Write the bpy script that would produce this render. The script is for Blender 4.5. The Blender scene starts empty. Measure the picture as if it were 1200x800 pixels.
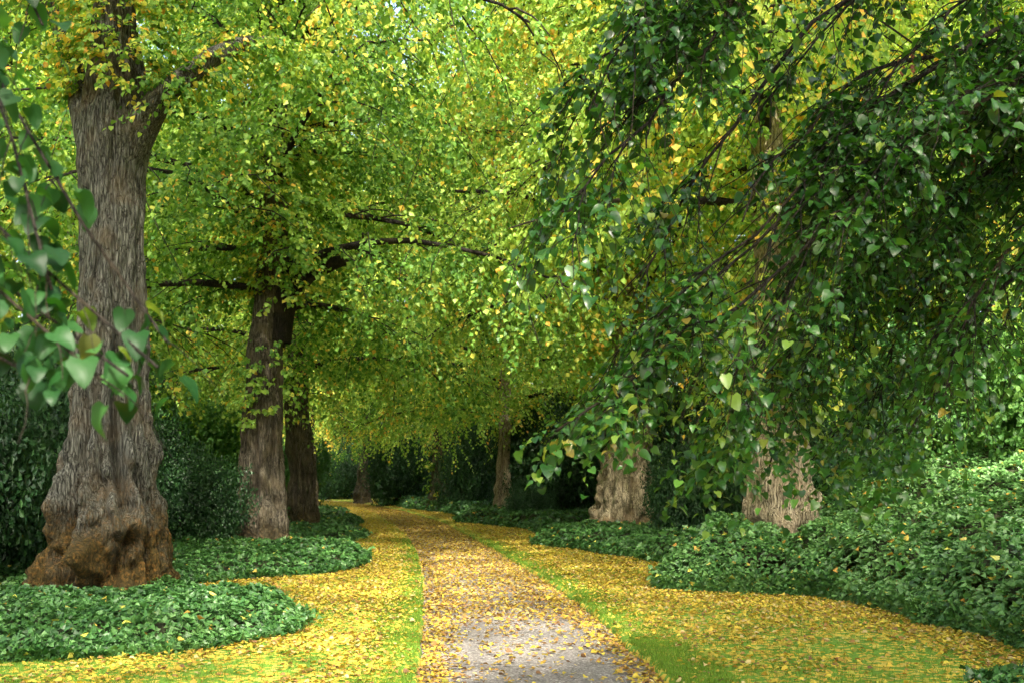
import bpy, math, numpy as np
from math import radians, pi
S = bpy.context.scene
COL = S.collection
R0 = np.random.default_rng(7)
A = np.asarray

# ------------------------------------------------------------------ camera model (used only to measure the photograph)
F, HC = 1350.0, 1.6
TH = math.atan(160.0 / F)
def px(u, v, y):                       # photo pixel at forward distance y -> world point
    r = np.array([(u - 600) / F, math.cos(TH) - (400 - v) / F * math.sin(TH), math.sin(TH) + (400 - v) / F * math.cos(TH)])
    return r * (y / r[1]) + np.array([0, 0, HC])
def gp(u, v, z=0.0):                   # photo pixel on the ground
    p = px(u, v, 1.0) - np.array([0, 0, HC])
    return p[:2] * ((z - HC) / p[2])

# ------------------------------------------------------------------ numpy noise
def _h(i, j, k, s):
    n = (i.astype(np.int64) * 374761393 + j.astype(np.int64) * 668265263 + k.astype(np.int64) * 2147483647 + s * 1274126177) & 0x7fffffff
    n = ((n ^ (n >> 13)) * 1274126177) & 0x7fffffff
    return ((n ^ (n >> 16)) & 0xffff) / 32767.5 - 1.0
def vn(p, s=0):
    p = A(p, float); f = np.floor(p); t = p - f; i = f.astype(np.int64); t = t * t * (3 - 2 * t)
    x, y, z = t[:, 0], t[:, 1], t[:, 2]; o = 0
    for a in (0, 1):
        for b in (0, 1):
            for c in (0, 1):
                w = (x if a else 1 - x) * (y if b else 1 - y) * (z if c else 1 - z)
                o = o + w * _h(i[:, 0] + a, i[:, 1] + b, i[:, 2] + c, s)
    return o
def fbm(p, o=4, s=0):
    r = 0; a = 1.0; p = A(p, float)
    for k in range(o):
        r = r + a * vn(p * 2.03 ** k, s + k * 17); a *= .5
    return r
def xy0(x, y, k=1.0):
    return np.stack([A(x) * k, A(y) * k, np.zeros_like(A(x, float))], 1)
def nrmz(v):
    return v / np.maximum(np.linalg.norm(v, axis=-1, keepdims=True), 1e-9)
def sstep(x, a, b):
    t = np.clip((x - a) / (b - a), 0, 1); return t * t * (3 - 2 * t)

# ------------------------------------------------------------------ mesh building
def mesh_from(name, V, faces, cols=None, smooth=False):
    """faces: list of (n,k) int arrays; cols: list of (n,3) colours per face, or None"""
    me = bpy.data.meshes.new(name)
    V = np.ascontiguousarray(V, np.float32)
    me.vertices.add(len(V)); me.vertices.foreach_set('co', V.ravel())
    faces = [f for f in faces if len(f)]
    loops = np.concatenate([f.ravel() for f in faces]).astype(np.int32)
    tot = np.concatenate([np.full(len(f), f.shape[1], np.int32) for f in faces])
    st = np.concatenate([[0], np.cumsum(tot)[:-1]]).astype(np.int32)
    me.loops.add(len(loops)); me.loops.foreach_set('vertex_index', loops)
    me.polygons.add(len(tot)); me.polygons.foreach_set('loop_start', st); me.polygons.foreach_set('loop_total', tot)
    me.polygons.foreach_set('use_smooth', np.full(len(tot), smooth))
    if cols is not None:
        a = me.attributes.new('tint', 'FLOAT_COLOR', 'FACE')
        c = np.ones((len(tot), 4), np.float32); c[:, :3] = np.concatenate(cols)
        a.data.foreach_set('color', c.ravel())
    me.update(calc_edges=True)
    return me
def obj(name, me, mat=None, parent=None, loc=(0, 0, 0), label=None):
    o = bpy.data.objects.new(name, me); COL.objects.link(o); o.location = loc
    if mat is not None and me is not None and not me.materials: me.materials.append(mat)
    if parent is not None: o.parent = parent
    if label: o['label'] = label
    return o
def tag(o, label, cat, group=None, kind=None):
    if label: o['label'] = label
    if cat: o['category'] = cat
    if group: o['group'] = group
    if kind: o['kind'] = kind
    return o
def thing(name, label, cat, loc=(0, 0, 0), rz=0, group=None):
    o = obj(name, None, loc=loc); o.rotation_euler = (0, 0, rz)
    return tag(o, label, cat, group)
def structure(o):
    o['kind'] = 'structure'; return o

class Tubes:
    def __init__(s, zmin=None): s.V = []; s.Fq = []; s.n = 0; s.zmin = zmin
    def add(s, P, r, k=6, seed=0, rough=0.0):
        P = A(P, float); r = A(r, float)
        if s.zmin is not None and (P[:, 2] < s.zmin).any():
            c = int(np.argmax(P[:, 2] < s.zmin)); P, r = P[:c], r[:c]
            if c < 3: return
            r = r * np.linspace(1, .25, c)
        n = len(P)
        T = nrmz(np.gradient(P, axis=0))
        up = np.array([0.13, 0.21, 0.97]); 
        if abs(T[0] @ up) > .85: up = np.array([0.9, 0.3, 0.1])
        N = nrmz(np.cross(T, up)); B = np.cross(T, N)
        a = np.arange(k) * 2 * pi / k
        rr = r[:, None] * np.ones(k)[None]
        if rough:
            q = np.stack([np.repeat(np.cumsum(np.r_[0, np.linalg.norm(np.diff(P, axis=0), axis=1)])[:, None], k, 1) * 2.2, np.cos(a)[None] * 1.6 + 0 * rr, np.sin(a)[None] * 1.6 + 0 * rr], -1)
            rr = rr * (1 + rough * fbm(q.reshape(-1, 3), 3, seed).reshape(rr.shape))
        ring = P[:, None] + rr[..., None] * (N[:, None] * np.cos(a)[None, :, None] + B[:, None] * np.sin(a)[None, :, None])
        s.V.append(ring.reshape(-1, 3))
        i = np.arange(n - 1)[:, None] * k; j = np.arange(k)[None]; j2 = (j + 1) % k
        s.Fq.append((s.n + np.stack([i + j, i + j2, i + k + j2, i + k + j], -1)).reshape(-1, 4))
        s.n += n * k
    def mesh(s, name, smooth=True):
        return mesh_from(name, np.concatenate(s.V), [np.concatenate(s.Fq)], None, smooth)

# ---- leaf templates: x across, y along, z out of the blade
def heart(n, fold=.25, curl=.25, wave=0.0, cols=(-1, 0, 1), width=1.0):
    ts = np.linspace(0, 1, n + 1); V = []
    w = .56 * np.power(np.clip(1 - ts, 0, 1), .62) * (1 - .55 * np.exp(-ts / .09)) * width + .0
    for k, t in enumerate(ts):
        for c in cols:
            x = c * w[k]; y = t - (.10 * abs(c) * math.exp(-t / .12))
            z = fold * abs(x) - curl * (t - .3) ** 2 + wave * math.sin(9 * t + 2 * c) * abs(c) * .5
            V.append((x, y, z))
    m = len(cols); Fc = []
    for k in range(n):
        for c in range(m - 1):
            a, b, d, e = k * m + c, k * m + c + 1, (k + 1) * m + c + 1, (k + 1) * m + c
            Fc.append((a, b, d))
            if k < n - 1: Fc.append((a, d, e))
            elif False: pass
    return A(V, float), A(Fc)
T_FAR = (A([(0, 0, 0), (.46, .42, .10), (0, 1, -.12), (-.46, .42, .10)]), A([(0, 1, 2), (0, 2, 3)]))
T_MID = (A([(0, 0, 0), (.42, .12, .10), (.40, .55, .10), (0, 1, -.15), (-.40, .55, .10), (-.42, .12, .10), (0, .5, 0)]),
         A([(0, 1, 6), (1, 2, 6), (2, 3, 6), (3, 4, 6), (4, 5, 6), (5, 0, 6)]))
T_NEAR = heart(5, .28, .35)
T_CLOSE = heart(9, .22, .40, .05, (-1, -.5, 0, .5, 1))
T_LANCE = (A([(0, 0, 0), (.33, .45, .08), (0, 1, -.15), (-.33, .45, .08)]), A([(0, 1, 2), (0, 2, 3)]))
T_IVY = (A([(0, 0, 0), (.5, .1, .02), (.28, .45, .06), (0, 1, -.06), (-.28, .45, .06), (-.5, .1, .02), (0, .4, 0.02)]),
         A([(0, 1, 6), (1, 2, 6), (2, 3, 6), (3, 4, 6), (4, 5, 6), (5, 0, 6)]))
def leaves_mesh(name, P, D, N, size, col, T, smooth=False, jitterw=0.0, rng=R0):
    """P base, D along the blade, N blade normal, size length, col (n,3)"""
    D = nrmz(D); N = nrmz(N - (N * D).sum(1, keepdims=True) * D); X = np.cross(D, N)
    t, f = T; n = len(P); k = len(t)
    sx = size * (1 + jitterw * rng.uniform(-1, 1, n)); sz = size * rng.uniform(.4, 1.8, n)
    V = P[:, None] + X[:, None] * (t[None, :, 0, None] * sx[:, None, None]) + D[:, None] * (t[None, :, 1, None] * size[:, None, None]) + N[:, None] * (t[None, :, 2, None] * sz[:, None, None])
    Fa = (np.arange(n)[:, None, None] * k + f[None]).reshape(-1, 3)
    return mesh_from(name, V.reshape(-1, 3), [Fa], [np.repeat(col, len(f), 0)], smooth)

# ------------------------------------------------------------------ materials
def mat(name):
    m = bpy.data.materials.new(name); m.use_nodes = True
    nt = m.node_tree; nt.nodes.clear()
    return m, nt, lambda t, **kw: _nd(nt, t, kw)
def _nd(nt, t, kw):
    n = nt.nodes.new(t)
    for k, v in kw.items():
        if k.startswith('i_'):
            key = k[2:]; key = int(key) if key.isdigit() else key.replace('_', ' ')
            n.inputs[key].default_value = v
        else: setattr(n, k, v)
    return n
def ramp(nd, stops):
    r = nd('ShaderNodeValToRGB'); e = r.color_ramp.elements
    while len(e) < len(stops): e.new(.5)
    for x, (p, c) in zip(e, stops):
        x.position = p; x.color = (*c, 1) if len(c) == 3 else c
    return r
def leaf_mat(name, trans=.45, rough=.42, spec=.4, tgain=(1.25, 1.25, .7)):
    m, nt, nd = mat(name); L = nt.links.new
    at = nd('ShaderNodeAttribute', attribute_name='tint')
    p = nd('ShaderNodeBsdfPrincipled', i_Roughness=rough); p.inputs['Specular IOR Level'].default_value = spec
    tr = nd('ShaderNodeBsdfTranslucent'); mx = nd('ShaderNodeMixShader', i_0=trans)
    g = nd('ShaderNodeMix', data_type='RGBA', blend_type='MULTIPLY'); g.inputs[0].default_value = 1
    g.inputs[7].default_value = (*tgain, 1)
    L(at.outputs['Color'], p.inputs['Base Color']); L(at.outputs['Color'], g.inputs[6]); L(g.outputs[2], tr.inputs['Color'])
    L(p.outputs[0], mx.inputs[1]); L(tr.outputs[0], mx.inputs[2])
    o = nd('ShaderNodeOutputMaterial'); L(mx.outputs[0], o.inputs[0])
    return m
def bark_mat(name, dark, mid, light, moss=(.10, .075, .02), moss_top=1.2, moss_amt=1.0, warm=(.30, .17, .07)):
    m, nt, nd = mat(name); L = nt.links.new
    tc = nd('ShaderNodeTexCoord')
    mp = nd('ShaderNodeMapping'); mp.inputs['Scale'].default_value = (21, 21, 2.0); L(tc.outputs['Object'], mp.inputs['Vector'])
    n1 = nd('ShaderNodeTexNoise', i_Scale=2.2, i_Detail=7.0, i_Roughness=.62); n1.inputs['Distortion'].default_value = .35
    L(mp.outputs[0], n1.inputs['Vector'])
    wn = nd('ShaderNodeTexNoise', i_Scale=5.0, i_Detail=3.0); L(tc.outputs['Object'], wn.inputs['Vector'])
    wv = nd('ShaderNodeVectorMath', operation='SCALE'); L(wn.outputs['Color'], wv.inputs[0]); wv.inputs['Scale'].default_value = 1.6
    wa = nd('ShaderNodeVectorMath', operation='ADD'); L(mp.outputs[0], wa.inputs[0]); L(wv.outputs[0], wa.inputs[1])
    v1 = nd('ShaderNodeTexVoronoi', i_Scale=1.25); L(wa.outputs[0], v1.inputs['Vector']); v1.feature = 'DISTANCE_TO_EDGE'
    n2 = nd('ShaderNodeTexNoise', i_Scale=2.3, i_Detail=5.0); L(tc.outputs['Object'], n2.inputs['Vector'])
    n3 = nd('ShaderNodeTexNoise', i_Scale=22.0, i_Detail=4.0); L(tc.outputs['Object'], n3.inputs['Vector'])
    rv = ramp(nd, [(.0, (.30, .28, .26)), (.10, (1, 1, 1))]); L(v1.outputs['Distance'], rv.inputs[0])
    r1 = ramp(nd, [(.36, dark), (.50, mid), (.68, light)]); L(n1.outputs[0], r1.inputs[0])
    # lichen / warm patches
    r2 = ramp(nd, [(.48, (0, 0, 0)), (.66, (1, 1, 1))]); L(n2.outputs[0], r2.inputs[0])
    fz = nd('ShaderNodeMix', data_type='RGBA', blend_type='MULTIPLY'); fz.inputs[0].default_value = .85; L(r1.outputs[0], fz.inputs[6]); L(rv.outputs[0], fz.inputs[7])
    mxw = nd('ShaderNodeMix', data_type='RGBA'); L(fz.outputs[2], mxw.inputs[6]); mxw.inputs[7].default_value = (*warm, 1)
    ml = nd('ShaderNodeMath', operation='MULTIPLY', i_1=.55); L(r2.outputs[0], ml.inputs[0]); L(ml.outputs[0], mxw.inputs[0])
    # moss towards the base with a broken edge
    sp = nd('ShaderNodeSeparateXYZ'); L(tc.outputs['Object'], sp.inputs[0])
    mr = nd('ShaderNodeMapRange', i_1=moss_top * .45, i_2=moss_top, i_3=1.0, i_4=0.0); L(sp.outputs[2], mr.inputs[0])
    ad = nd('ShaderNodeMath', operation='MULTIPLY_ADD', i_1=2.6, i_2=-1.3); L(n2.outputs[0], ad.inputs[0])
    sm = nd('ShaderNodeMath', operation='ADD', use_clamp=True); L(mr.outputs[0], sm.inputs[0]); L(ad.outputs[0], sm.inputs[1])
    sm2 = nd('ShaderNodeMath', operation='MULTIPLY', i_1=moss_amt); L(sm.outputs[0], sm2.inputs[0])
    mult = nd('ShaderNodeMath', operation='MULTIPLY'); L(sm2.outputs[0], mult.inputs[0]); L(mr.outputs[0], mult.inputs[1])
    r3 = ramp(nd, [(.3, tuple(c * .5 for c in moss)), (.5, moss), (.68, (moss[0] * 2.6, moss[1] * 1.9, moss[2] * 1.6))]); L(n3.outputs[0], r3.inputs[0])
    mm = nd('ShaderNodeMix', data_type='RGBA'); L(mult.outputs[0], mm.inputs[0]); L(mxw.outputs[2], mm.inputs[6]); L(r3.outputs[0], mm.inputs[7])
    p = nd('ShaderNodeBsdfPrincipled', i_Roughness=.92); p.inputs['Specular IOR Level'].default_value = .2
    L(mm.outputs[2], p.inputs['Base Color'])
    b1 = nd('ShaderNodeBump', i_Strength=1.0, i_Distance=.06); L(n1.outputs[0], b1.inputs['Height'])
    b2 = nd('ShaderNodeBump', i_Strength=.5, i_Distance=.02); L(n3.outputs[0], b2.inputs['Height']); b0 = nd('ShaderNodeBump', i_Strength=.8, i_Distance=.04); L(rv.outputs[0], b0.inputs['Height']); L(b1.outputs[0], b0.inputs['Normal']); L(b0.outputs[0], b2.inputs['Normal'])
    L(b2.outputs[0], p.inputs['Normal'])
    o = nd('ShaderNodeOutputMaterial'); L(p.outputs[0], o.inputs[0])
    return m
def soil_like(name, stops, scale, rough=.95, bump=.4, extra=None):
    m, nt, nd = mat(name); L = nt.links.new
    tc = nd('ShaderNodeTexCoord')
    n1 = nd('ShaderNodeTexNoise', i_Scale=scale, i_Detail=8.0, i_Roughness=.7); L(tc.outputs['Object'], n1.inputs['Vector'])
    r1 = ramp(nd, stops); L(n1.outputs[0], r1.inputs[0]); out = r1.outputs[0]
    if extra:                              # voronoi chips of another colour
        vs, ecols, thr = extra
        v = nd('ShaderNodeTexVoronoi', i_Scale=vs); L(tc.outputs['Object'], v.inputs['Vector'])
        sep = nd('ShaderNodeSeparateColor'); L(v.outputs['Color'], sep.inputs[0])
        n2 = nd('ShaderNodeTexNoise', i_Scale=1.1, i_Detail=3.0); L(tc.outputs['Object'], n2.inputs['Vector'])
        ad = nd('ShaderNodeMath', operation='MULTIPLY_ADD', i_1=.9, i_2=-.45); L(n2.outputs[0], ad.inputs[0])
        su = nd('ShaderNodeMath', operation='ADD'); L(sep.outputs[0], su.inputs[0]); L(ad.outputs[0], su.inputs[1])
        gt = nd('ShaderNodeMath', operation='GREATER_THAN', i_1=thr); L(su.outputs[0], gt.inputs[0])
        rc = ramp(nd, ecols); L(sep.outputs[1], rc.inputs[0])
        mx = nd('ShaderNodeMix', data_type='RGBA'); L(gt.outputs[0], mx.inputs[0]); L(out, mx.inputs[6]); L(rc.outputs[0], mx.inputs[7]); out = mx.outputs[2]
    p = nd('ShaderNodeBsdfPrincipled', i_Roughness=rough); p.inputs['Specular IOR Level'].default_value = .25
    L(out, p.inputs['Base Color'])
    b = nd('ShaderNodeBump', i_Strength=bump, i_Distance=.02); L(n1.outputs[0], b.inputs['Height']); L(b.outputs[0], p.inputs['Normal'])
    o = nd('ShaderNodeOutputMaterial'); L(p.outputs[0], o.inputs[0]); return m

M = dict(
    lime=leaf_mat('lime_leaf', .50, .45, .25, (1.4, 1.3, .8)),
    near=leaf_mat('glossy_lime_leaf', .36, .30, .6, (1.7, 1.7, .5)),
    close=leaf_mat('soft_lime_leaf', .40, .5, .28, (1.9, 1.9, .5)),
    ever=leaf_mat('evergreen_leaf', .18, .45, .3),
    ivy=leaf_mat('ivy_leaf', .20, .42, .45),
    fallen=leaf_mat('fallen_leaf', .25, .6, .25, (1.2, 1.0, .6)),
    grass=leaf_mat('grass_blade', .35, .5, .25, (1.2, 1.15, .6)),
    bark_grey=bark_mat('furrowed_grey_bark', (.018, .018, .014), (.088, .090, .074), (.22, .225, .19), moss=(.070, .050, .014), moss_top=1.85, warm=(.12, .092, .056)),
    bark_brown=bark_mat('brown_bark', (.022, .018, .013), (.085, .074, .052), (.19, .168, .125), moss=(.07, .058, .026), moss_top=.9, moss_amt=.6, warm=(.15, .12, .07)),
    bark_tan=bark_mat('pale_tan_bark', (.065, .052, .03), (.34, .29, .18), (.54, .48, .32), moss=(.16, .09, .03), moss_top=.7, moss_amt=.7, warm=(.34, .26, .15)),
    bark_dark=bark_mat('dark_branch_bark', (.009, .008, .006), (.020, .017, .013), (.042, .036, .029), moss_top=.2, moss_amt=.3, warm=(.07, .055, .03)),
    mat=soil_like('ivy_stem_mat', [(.3, (.012, .016, .006)), (.6, (.03, .034, .014))], 14),
    soil=soil_like('leaf_mould_soil', [(.3, (.02, .014, .008)), (.6, (.05, .035, .02))], 9),
    lawn=soil_like('mown_lawn', [(.3, (.06, .13, .012)), (.52, (.10, .20, .018)), (.75, (.17, .27, .03))], 30, extra=(19.0, [(.0, (.36, .22, .03)), (.5, (.48, .34, .04)), (1, (.40, .33, .07))], .62)),
    path=soil_like('gravel_path', [(.3, (.075, .066, .060)), (.5, (.165, .15, .138)), (.7, (.33, .305, .285))], 55, bump=1.0, extra=(60.0, [(0, (.08, .072, .066)), (.6, (.21, .19, .175)), (1, (.40, .37, .345))], .5)),
    stone=soil_like('weathered_stone', [(.3, (.17, .16, .13)), (.7, (.38, .36, .31))], 6),
)
# ------------------------------------------------------------------ path and terrain
EL = A([gp(*p) for p in ((488, 800), (494, 750), (497, 710), (496, 680), (490, 650), (478, 630), (462, 615), (440, 602), (408, 590.5), (388, 587))])
ER = A([gp(*p) for p in ((785, 800), (740, 760), (695, 720), (655, 690), (620, 668), (597, 655), (575, 642), (550, 628), (520, 612), (472, 598), (428, 590), (400, 586.5))])
def edge(E, cap):
    y = np.r_[-20, 2, E[:, 1], 120, 200]; x = np.r_[E[0, 0] + cap * 2, E[0, 0] + cap, E[:, 0], E[-1, 0] - 14, E[-1, 0] - 60]
    yy = np.arange(-20, 200, .1); xx = np.interp(yy, y, x)
    for w in (15, 15): xx = np.convolve(np.pad(xx, w // 2 + 8, 'edge'), np.ones(w) / w, 'same')[w // 2 + 8:-(w // 2 + 8)]
    return lambda q: np.interp(q, yy, xx)
xl, xr = edge(EL, 0.05), edge(ER, .12)
def bankh(x, y):
    s = x - xr(y)
    return 1.9 * sstep(s, 3.9, 11.5) * sstep(A(y, float), 3, 11) + .9 * sstep(s, 12, 40)
def terr(x, y):
    x = A(x, float); y = A(y, float)
    s = np.maximum(x - xr(y), xl(y) - x)
    lawn = .055 * sstep(s, -.01, .05) + .03 * fbm(xy0(x, y, .35), 2, 3) * sstep(s, .2, 1.5)
    return lawn + bankh(x, y) + .5 * sstep(xl(y) - x, 9, 30)
def build_ground():
    ys = np.r_[np.arange(2, 30, .15), np.arange(30, 70, .4), np.arange(70, 150, 2)]
    so = A([0, .012, .03, .06, .12, .25, .5, .9, 1.4, 2, 2.7, 3.4, 4, 4.6, 5.2, 6, 7, 8, 9, 10, 11, 12, 14, 17, 21, 26, 33, 45, 65])
    V = []; Fq = []; n0 = 0
    for side in (0, 1):
        jit = .035 * fbm(xy0(ys, ys * 0 + side * 9, 1.7), 4, 5)
        e = (xr(ys) + jit)[:, None] + so[None] if side else (xl(ys) + jit)[:, None] - so[None]
        yy = np.repeat(ys[:, None], len(so), 1)
        z = terr(e.ravel(), yy.ravel()).reshape(e.shape)
        z[:, 0] = -.03; z[:, 1] = .018; z[:, 2] = .042
        V.append(np.stack([e, yy, z], -1).reshape(-1, 3))
        k = len(so); i = np.arange(len(ys) - 1)[:, None] * k; j = np.arange(k - 1)[None]
        q = np.stack([i + j, i + j + 1, i + k + j + 1, i + k + j], -1).reshape(-1, 4)
        if not side: q = q[:, ::-1]
        Fq.append(q + n0); n0 += len(V[-1])
    o = obj('lawn', mesh_from('lawn', np.concatenate(V), [np.concatenate(Fq)], None, True), M['lawn']); structure(o)
    # path: crowned sheet between the edges
    ts = np.linspace(-.04, 1.04, 17); e = xl(ys)[:, None] * (1 - ts) + xr(ys)[:, None] * ts; yy = np.repeat(ys[:, None], 17, 1)
    z = -.025 + .03 * (1 - (2 * ts[None] - 1) ** 2) + .008 * fbm(xy0(e.ravel(), yy.ravel(), 1.3), 3, 8).reshape(e.shape)
    i = np.arange(len(ys) - 1)[:, None] * 17; j = np.arange(16)[None]
    o = obj('path', mesh_from('path', np.stack([e, yy, z], -1).reshape(-1, 3), [np.stack([i + j, i + j + 1, i + 18 + j, i + 17 + j], -1).reshape(-1, 4)], None, True), M['path']); structure(o)
    g = 700.0
    o = obj('ground', mesh_from('ground', A([(-g, -g, -.2), (g, -g, -.2), (g, g, -.2), (-g, g, -.2)]), [A([[0, 1, 2, 3]])]), M['soil']); structure(o)
build_ground()

# ------------------------------------------------------------------ colours of leaves
GREEN = A([(.050, .14, .020), (.090, .21, .032), (.165, .31, .050), (.27, .41, .070)])
YELLOW = A([(.40, .50, .085), (.54, .54, .09), (.66, .50, .08), (.60, .32, .055)])
def lime_colors(P, rng, yellow=.1, shift=0.0, seed=0):
    n = len(P); t = np.clip(.5 + .28 * rng.standard_normal(n) + .35 * vn(P * .45, seed + 5) + shift, 0, .999) * 3
    i = t.astype(int); f = (t - i)[:, None]; c = GREEN[i] * (1 - f) + GREEN[np.minimum(i + 1, 3)] * f
    clump = vn(P * .55, seed + 31) * .5 + vn(P * 1.6, seed + 77) * .5
    pr = np.clip(yellow * (.35 + 3.0 * sstep(clump, .0, .45)), 0, 1)
    ye = rng.random(n) < pr; k = np.clip((rng.random(ye.sum()) ** 2.5 + .25 * np.maximum(clump[ye], 0)) * 3.2, 0, 2.999)
    ki = k.astype(int); kf = (k - ki)[:, None]; c[ye] = YELLOW[ki] * (1 - kf) + YELLOW[ki + 1] * kf
    return c * rng.uniform(.8, 1.2, (n, 1))

CNT = {}
# ------------------------------------------------------------------ tree machinery
def spray_leaves(Po, Do, Ln, M_, size, rng, hang=.55, upn=.75, droop=.35, twig=None):
    """Po,Do (S,3) twig starts/directions, Ln lengths -> per-leaf P, D, N, size"""
    S_ = len(Po); t = (np.arange(M_)[None] + rng.uniform(.2, .8, (S_, M_))) / M_
    Do = nrmz(Do); g = A([0, 0, -1.0])
    Pt = Po[:, None] + Do[:, None] * (Ln[:, None, None] * t[..., None]) + g * (droop * Ln[:, None, None] * (t ** 2)[..., None])
    Tn = nrmz(Do[:, None] + g * (2 * droop * t)[..., None])
    side = nrmz(np.cross(Tn, A([0, 0, 1.0]) + .25 * rng.standard_normal((S_, 1, 3))))
    sg = np.where(np.arange(M_) % 2, 1.0, -1.0)[None, :, None]
    D = nrmz(Tn * .55 + side * sg * .75 + g * hang + .3 * rng.standard_normal((S_, M_, 3)))
    N = A([0, 0, upn]) + nrmz(Do)[:, None] * A([1, 1, 0]) * .45 + .42 * rng.standard_normal((S_, M_, 3))
    sz = size * rng.uniform(.65, 1.25, (S_, M_))
    Pl = Pt + D * (.35 * sz[..., None])
    return Pl.reshape(-1, 3), D.reshape(-1, 3), N.reshape(-1, 3), sz.ravel()
def limb_path(st, az, e0, L, drop, rng, n=9, wob=.06):
    t = np.linspace(0, 1, n)
    P = st + np.stack([np.cos(az) * math.cos(e0) * L * t, np.sin(az) * math.cos(e0) * L * t, L * (math.sin(e0) * t - drop * t ** 2.2)], 1)
    w = np.cumsum(rng.standard_normal((n, 3)) * wob * L / n ** .5 * t[:, None], 0) * .6
    return P + w * A([1, 1, .5])
def at(P, t):
    q = np.asarray(t) * (len(P) - 1); i = np.minimum(q.astype(int), len(P) - 2); f = (q - i)[:, None]
    return P[i] * (1 - f) + P[i + 1] * f
def foliage_from(paths, rng, nsec, secL, nspray, sprayL, droop2=.5, t0=.25, tubes=None, spread=(35, 75), r0=.02):
    """secondaries off each path, sprays off each secondary -> spray starts, dirs, lens"""
    Po, Do, Ln = [], [], []
    for P in paths:
        L = np.linalg.norm(np.diff(P, axis=0), axis=1).sum(); k = max(2, int(round(nsec * L)))
        for a in range(k):
            t = t0 + (1 - t0) * (a + rng.random()) / k
            b = at(P, [t])[0]; tg = nrmz(at(P, [min(1, t + .08)])[0] - at(P, [max(0, t - .08)])[0])
            ang = radians(rng.uniform(*spread)) * (1 if a % 2 else -1)
            d = np.array([tg[0] * math.cos(ang) - tg[1] * math.sin(ang), tg[0] * math.sin(ang) + tg[1] * math.cos(ang), tg[2] * .6 + rng.uniform(-.15, .3)]); d = nrmz(d)
            l = secL * rng.uniform(.6, 1.25) * (1.15 - .5 * t)
            tt = np.linspace(0, 1, 6); Q = b + d * (l * tt)[:, None] + A([0, 0, -1.]) * (droop2 * l * tt ** 2)[:, None]
            Q = Q + rng.standard_normal(Q.shape) * .03 * l * tt[:, None]
            if tubes is not None: tubes.add(Q, np.linspace(r0, r0 * .3, 6), 4)
            m = max(2, int(round(nspray * l))); ts = (np.arange(m) + rng.random(m)) / m
            o = at(Q, ts); tq = nrmz(at(Q, np.minimum(1, ts + .1)) - at(Q, np.maximum(0, ts - .1)))
            sd = nrmz(np.cross(tq, A([0, 0, 1.]))) * np.where(np.arange(m) % 2, 1, -1)[:, None]
            dd = nrmz(tq * .7 + sd * rng.uniform(.2, .8, (m, 1)) + A([0, 0, -.18]) + .22 * rng.standard_normal((m, 3)))
            Po.append(o); Do.append(dd); Ln.append(sprayL * rng.uniform(.6, 1.3, m))
    return np.concatenate(Po), np.concatenate(Do), np.concatenate(Ln)
def crown_mesh(name, seed, H, R, zlo, nl, leaf, size, T, yellow, shift=0., nsec=1.5, secL=2.2, nspray=4.5, sprayL=.9, M_=12, azf=None, droop=.38, shape=1.0, zkeep=None, keep=None, smooth=False, curtain=0.0, inner=0):
    """limbs spiralling up a leader; returns leaf mesh, branch mesh (local coords, base at origin)"""
    rng = np.random.default_rng(seed); tb = Tubes(None if zkeep is None else zkeep - .3); paths = []
    for i in range(nl):
        f = (i + .5) / nl; h = zlo + (H - zlo) * .86 * f
        az = i * 2.39996 + rng.uniform(-.4, .4)
        prof = (1 - .25 * f) if f < .55 else (1 - .25 * .55) * (1 - ((f - .55) / .45) ** 1.6 * .75)
        L = R * prof * rng.uniform(.8, 1.15); e0 = radians(12 + 58 * f ** 1.1 + rng.uniform(-8, 8)); dr = droop * (1.15 - .9 * f)
        if azf:
            r = azf(az, h, L)
            if r is None: continue
            L = r
        P = limb_path(A([0, 0, h]), az, e0, L / max(.45, math.cos(e0)), dr, rng); paths.append(P)
        tb.add(P, np.linspace(.025 + .010 * L, .012, len(P)) * (1.1 - .3 * f), 6)
    P = A([[0, 0, z] for z in np.linspace(H * .55, H, 8)]) + rng.standard_normal((8, 3)) * .12; paths.append(P)
    Po, Do, Ln = foliage_from(paths, rng, nsec, secL, nspray, sprayL, t0=.08, tubes=tb, r0=.022)
    if curtain:                                                      # pendulous branchlets hanging off the outer limbs
        Q = foliage_from([q[4:] for q in paths[:int(len(paths) * .75)]], rng, nsec * curtain, 2.9, 3.6, 1.0, droop2=1.0, t0=.1, tubes=tb, r0=.016)
        Po, Do, Ln = np.concatenate([Po, Q[0]]), np.concatenate([Do, Q[1] + A([0, 0, -.5])]), np.concatenate([Ln, Q[2]])
    if inner:                                                        # short shoots close round the leader and limb roots
        k = inner; a = rng.uniform(0, 2 * pi, k); r = .35 + 3.2 * rng.random(k) ** 1.3; z = rng.uniform(zlo + .6, H * .86, k)
        Po = np.concatenate([Po, np.stack([np.cos(a) * r, np.sin(a) * r, z], 1)]); Ln = np.concatenate([Ln, rng.uniform(.5, 1.2, k)])
        Do = np.concatenate([Do, np.stack([np.cos(a), np.sin(a), rng.uniform(-.5, .2, k)], 1)])
    if zkeep is not None:
        k = Po[:, 2] > zkeep + .5 * vn(Po * .5, seed); Po, Do, Ln = Po[k], Do[k], Ln[k]
    if keep is not None:
        k = keep(Po); Po, Do, Ln = Po[k], Do[k], Ln[k]
    g = vn(Po * .7, seed + 3) + .5 * vn(Po * 1.7, seed + 4) > -.30                       # gaps between the clumps
    Po, Do, Ln = Po[g], Do[g], Ln[g]
    p, d, n, s = spray_leaves(Po, Do, Ln, M_, size, rng)
    c = lime_colors(p, rng, yellow, shift, seed)
    print(name, len(p), 'leaves')
    CNT[name] = len(p)
    return leaves_mesh(name, p, d, n, s, c, T, smooth, .15, rng), tb.mesh(name + '_branches')

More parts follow.
